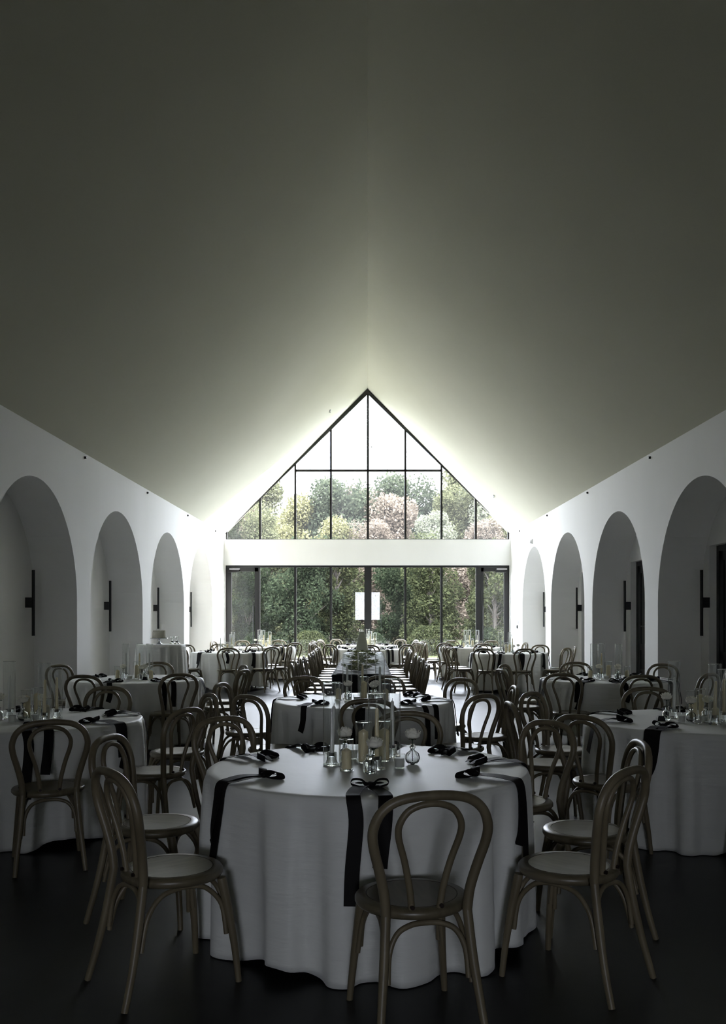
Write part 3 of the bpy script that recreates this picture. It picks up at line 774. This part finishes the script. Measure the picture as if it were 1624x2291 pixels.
for k, y in enumerate((12.1, 13.5, 14.9, 16.3, 17.4)):
    GP[k % 2].place((LX+(.06 if k % 2 else -.06), y, .765), .2*(-1)**k, 'sage green leafy garland on the long table, %s from the near end' % ('first', 'second', 'third', 'fourth', 'fifth')[k], 'leafy garlands on the long table')
ys = [11.5, 12.25, 13.0, 13.75, 14.45, 15.1, 15.8, 16.45, 17.1, 17.75]
for s, sn, X in ((-1, 'left', LX-.60), (1, 'right', LX+.585)):
    for k, y in enumerate(ys):
        rnd = random.Random(k*5+s)
        CH.place((X+rnd.uniform(-.03, .03)+s*.02, y+rnd.uniform(-.06, .06)-.1*s, 0), PI/2*s+R_(rnd.uniform(-6, 6)),
                 'dark bentwood chair on the %s of the long table, %s from the near end' % (sn, ('first', 'second', 'third', 'fourth', 'fifth', 'sixth', 'seventh', 'eighth', 'ninth', 'tenth')[k]), 'bentwood chairs along the long table')
# tall tapering tiered cake at the far end of the long table
tc_ = thing('tiered_cake', 'tall tapering grey-green tiered cake at the far end of the long table', 'cake', (-.11, 18.1, .782))
m = MB(); m.lathe([(0, 0), (.155, 0), (.155, .012), (0, .012)], 32); m.build('cake_board', M['silver'], tc_)
zz = .012
for k, (w0, w1, h) in enumerate(((.13, .108, .17), (.104, .095, .06), (.09, .082, .06), (.077, .070, .06), (.066, .058, .06))):
    m = MB(); n = 48
    def sq(w, z):
        for q in range(n):
            a = 2*PI*q/n+.001; c, s_ = math.cos(a), math.sin(a); mx = (abs(c)**6+abs(s_)**6)**(1/6)
            rr = w/mx*(1+.012*(q % 2)); m.v.append((rr*c, rr*s_, z))
    for w_, z_ in ((w0, zz), (w1, zz+h-.004), (w1-.006, zz+h)): sq(w_, z_)
    for i in range(2):
        for q in range(n): m.f.append((i*n+q, i*n+(q+1) % n, (i+1)*n+(q+1) % n, (i+1)*n+q))
    m.f.append(tuple(2*n+q for q in range(n)))
    m.build('tier', M['greycake'], tc_, ang=50); zz += h

# ------------------------------------------------------------------ cocktail table with the small cake
HX, HY = -3.30, 14.3
tablecloth('cocktail_tablecloth', HX, HY, .38, 1.06, .02, 41, 'tall white cloth over a round cocktail table by the left wall', None, amp=.03, flare=.07, N=200)
cs = thing('cake_stand', 'silver pedestal cake stand on the tall cocktail table', 'cake stand', (HX-.02, HY-.05, 1.061))
m = MB(); m.lathe([(0, 0), (.055, 0), (.055, .004), (.03, .018), (.012, .045), (.012, .075), (.03, .088), (0, .088)], 32); m.build('pedestal', M['silver'], cs)
m = MB(); m.lathe([(0, .088), (.13, .09), (.14, .098), (.138, .102), (0, .098)], 40); m.build('plate', M['silver'], cs)
ck = thing('round_cake', 'small round cream cake with a piped rim on the silver stand', 'cake', (HX-.02, HY-.05, 1.161))
m = MB(); m.lathe([(0, 0), (.104, 0), (.106, .01), (.104, .095), (.098, .104), (0, .106)], 48); m.build('icing', M['cake'], ck)
m = MB()
for k in range(26):
    a = 2*PI*k/26; m.lathe([(0, -.008), (.01, -.003), (.011, .004), (.004, .012), (0, .014)], 8, c=(.092*math.cos(a), .092*math.sin(a), .108))
for k in range(26):
    a = 2*PI*k/26; m.lathe([(0, 0), (.01, .002), (.009, .01), (0, .014)], 8, c=(.107*math.cos(a), .107*math.sin(a), .0))
m.build('piped_rim', M['cake'], ck)
def stick(h):
    t_ = thing('glass_candlestick'); m = MB()
    m.lathe([(0, 0), (.055, 0), (.055, .005), (.03, .03), (.012, .055), (.010, h-.02), (.03, h-.012), (.032, h), (0, h)], 28); m.build('glass_body', M['glass'], t_)
    return Proto(t_, 'candlestick')
SK = [stick(.12), stick(.125)]
SK[0].place((HX+.17, HY+.05, 1.061), 0, 'clear glass candlestick beside the small cake, left of two')
SK[1].place((HX+.26, HY-.04, 1.061), 0, 'clear glass candlestick beside the small cake, right of two')
m = MB(); m.lathe([(0, 0), (.03, 0), (.025, .01), (0, .012)], 14); o = m.build('black_cloth_knot', M['ribbon']); o.location = (HX-.19, HY-.1, 1.062)
tag(o, 'small black ribbon knot left of the cake stand', 'ribbon')

# ------------------------------------------------------------------ outdoors
m = MB(); m.box(-14, 14, YE+.2, 31, -.13, -.02); struct(m.build('patio', M['patio'], smooth=False), 'pale concrete patio outside the glass', 'patio')
m = MB(); NX, NY = 40, 60
for j in range(NY+1):
    for i in range(NX+1):
        x = -70+140*i/NX; y = 22+128*(j/NY)**1.2
        h = -.06 if y < 34 else -.06+.035*(y-34)+.25*math.sin(x*.2+y*.13)*min(1, (y-34)/10)
        m.v.append((x, y, h))
for j in range(NY):
    for i in range(NX):
        a = j*(NX+1)+i; m.f.append((a, a+1, a+NX+2, a+NX+1))
struct(m.build('lawn', M['grass'], ang=80), 'grass slope rising to the woods outside', 'grass')
m = MB(); m.box(-150, 150, -60, 22.5, -.6, -.2); struct(m.build('ground', M['grass'], smooth=False))
LM = {'olive': leaf_mat('olive_leaves', (.028, .031, .017), (.12, .122, .065)),
      'dark green': leaf_mat('dark_green_leaves', (.018, .023, .015), (.065, .074, .046)),
      'yellow-green': leaf_mat('yellow_green_leaves', (.055, .054, .026), (.19, .178, .085)),
      'rust brown': leaf_mat('rust_leaves', (.062, .050, .037), (.18, .145, .11)),
      'deep olive': leaf_mat('deep_olive_leaves', (.010, .013, .007), (.060, .066, .030)),  # deep kinds put the backlit shade low in the woods into leaf colour
      'deep green': leaf_mat('deep_green_leaves', (.008, .012, .007), (.038, .048, .026)),
      'pale green': leaf_mat('pale_green_leaves', (.055, .060, .042), (.17, .172, .12))}  # pale kind has the haze over the back rows mixed into its colour
def tree_proto(kind, seed, H, Wd, nl, low):
    rnd = random.Random(seed); t_ = thing('leafy_tree')
    m = MB(); lean = rnd.uniform(-.4, .4)
    tp = crom([(0, 0, -.3), (lean*.2, 0, H*.3), (lean*.5, .1, H*.6), (lean, 0, H*.92)], 4)
    m.tube(tp, lerpl([.17, .12, .08, .02], len(tp)), 8)
    blobs = []
    nb = 26
    for k in range(nb):
        z = H*(low+(.97-low)*((k+.5)/nb)); rad = Wd*.5*math.sin(PI*min(.93, .22+.72*(z/H)))**.7
        a = rnd.uniform(0, 2*PI); q = rad*rnd.uniform(.2, .8)
        c = Vector((q*math.cos(a)+lean*z/H, q*math.sin(a), z)); blobs.append((c, rnd.uniform(.13, .24)*Wd))
        b0 = Vector((lean*z/H*.6, 0, max(z-rnd.uniform(.6, 1.6), H*.12)))
        m.tube([b0, (b0+c)/2+Vector((0, 0, .1)), c], [.05, .035, .012], 6)
    m.build('trunk', M['bark'], t_)
    m = MB(); V = m.v; F = m.f
    for k in range(nl):
        c, rb = rnd.choice(blobs)
        d = Vector((rnd.gauss(0, 1), rnd.gauss(0, 1), rnd.gauss(0, .8))); d *= rb*rnd.uniform(.55, 1.0)/max(d.length, .2)
        p = c+d; L = rnd.uniform(.05, .10)
        u = Vector((rnd.gauss(0, 1), rnd.gauss(0, 1), rnd.gauss(0, 1))).normalized(); v_ = u.orthogonal().normalized()*L*.6; u = u*L
        n0 = len(V); V += [tuple(p-u), tuple(p+v_), tuple(p+u), tuple(p-v_)]; F.append((n0, n0+1, n0+2, n0+3))
    m.build('foliage', LM[kind], t_, smooth=False)
    return Proto(t_, 'tree')
TP = {}
for i, (k, H, Wd, nl, low) in enumerate([('olive', 7.4, 4.8, 26000, .04), ('dark green', 7.2, 4.6, 26000, .03), ('yellow-green', 6.6, 4.2, 22000, .06), ('rust brown', 6.8, 4.6, 24000, .08), ('pale green', 7.8, 4.8, 24000, .06), ('deep olive', 5.6, 3.8, 15000, .06), ('deep green', 5.2, 4.2, 15000, .04)]):
    TP[i] = (k, tree_proto(k, 50+i, H, Wd, nl, low))
rnd = random.Random(12)
rows = [('front row', 38.2, 1.95, .84, [5, 6, 5, 5, 6, 6, 5, 6, 5, 5, 6, 5, 6, 5], -12.5), ('middle row', 45, 2.5, .93, [4, 2, 1, 3, 1, 0, 2, 3, 4, 3, 0, 3, 1, 4], -17), ('back row', 53, 2.9, 1.06, [0, 4, 2, 1, 3, 2, 1, 3, 0, 4, 2, 3, 1, 2], -19), ('ridge row', 62, 3.3, 1.22, [4, 0, 4, 1, 0, 1, 3, 1, 0, 4, 0, 1, 4], -20)]
ORD = ['first', 'second', 'third', 'fourth', 'fifth', 'sixth', 'seventh', 'eighth', 'ninth', 'tenth', 'eleventh', 'twelfth', 'thirteenth', 'fourteenth']
for rn_, y, dx, sc, kinds, x0 in rows:
    for k, ki in enumerate(kinds):
        X = x0+dx*k+rnd.uniform(-.5, .5); Y = y+rnd.uniform(-1.6, 1.6)
        s = sc*rnd.uniform(.9, 1.08)
        if y > 50: s *= 1.16 if -3 < X < 14 else 1.05
        TP[ki][1].place((X, Y, -.06+.035*max(0, Y-34)-.1), rnd.uniform(0, 6.28), '%s tree in the %s of the woods, %s from the left' % (TP[ki][0], rn_, ORD[k]), 'trees beyond the glass', scale=s)
# undergrowth at the edge of the woods
def bush(seed):
    rnd = random.Random(seed); t_ = thing('leafy_bush'); m = MB()
    for k in range(9):
        a = rnd.uniform(0, 6.28); m.tube([(0, 0, -.1), (.3*math.cos(a), .3*math.sin(a), .6), (.8*math.cos(a), .8*math.sin(a), 1.3)], [.03, .02, .008], 6)
    m.build('stems', M['bark'], t_); m = MB()
    for k in range(6500):
        a = rnd.uniform(0, 6.28); z = rnd.uniform(0, 1) ** .8*1.5; q = 1.5*math.sqrt(max(0, 1-(z/1.6)**2))*rnd.uniform(.6, 1)
        p = Vector((q*math.cos(a), q*.8*math.sin(a), z)); L = rnd.uniform(.04, .08)
        u = Vector((rnd.gauss(0, 1), rnd.gauss(0, 1), rnd.gauss(0, 1))).normalized(); v_ = u.orthogonal().normalized()*L*.5; u = u*L
        n0 = len(m.v); m.v += [tuple(p-u), tuple(p+v_), tuple(p+u), tuple(p-v_)]; m.f.append((n0, n0+1, n0+2, n0+3))
    m.build('foliage', LM['deep green' if seed % 2 else 'deep olive'], t_, smooth=False)
    return Proto(t_, 'bush')
BP = [bush(1), bush(2)]
for k in range(13):
    BP[k % 2].place((-13.5+2.25*k+rnd.uniform(-.3, .3), 36.0+rnd.uniform(-.9, .9), .0), rnd.uniform(0, 6), 'deep %s low bush at the edge of the lawn, %s from the left' % ('olive' if (k % 2) else 'green', ORD[k]), 'bushes at the edge of the lawn', scale=rnd.uniform(.5, .8))
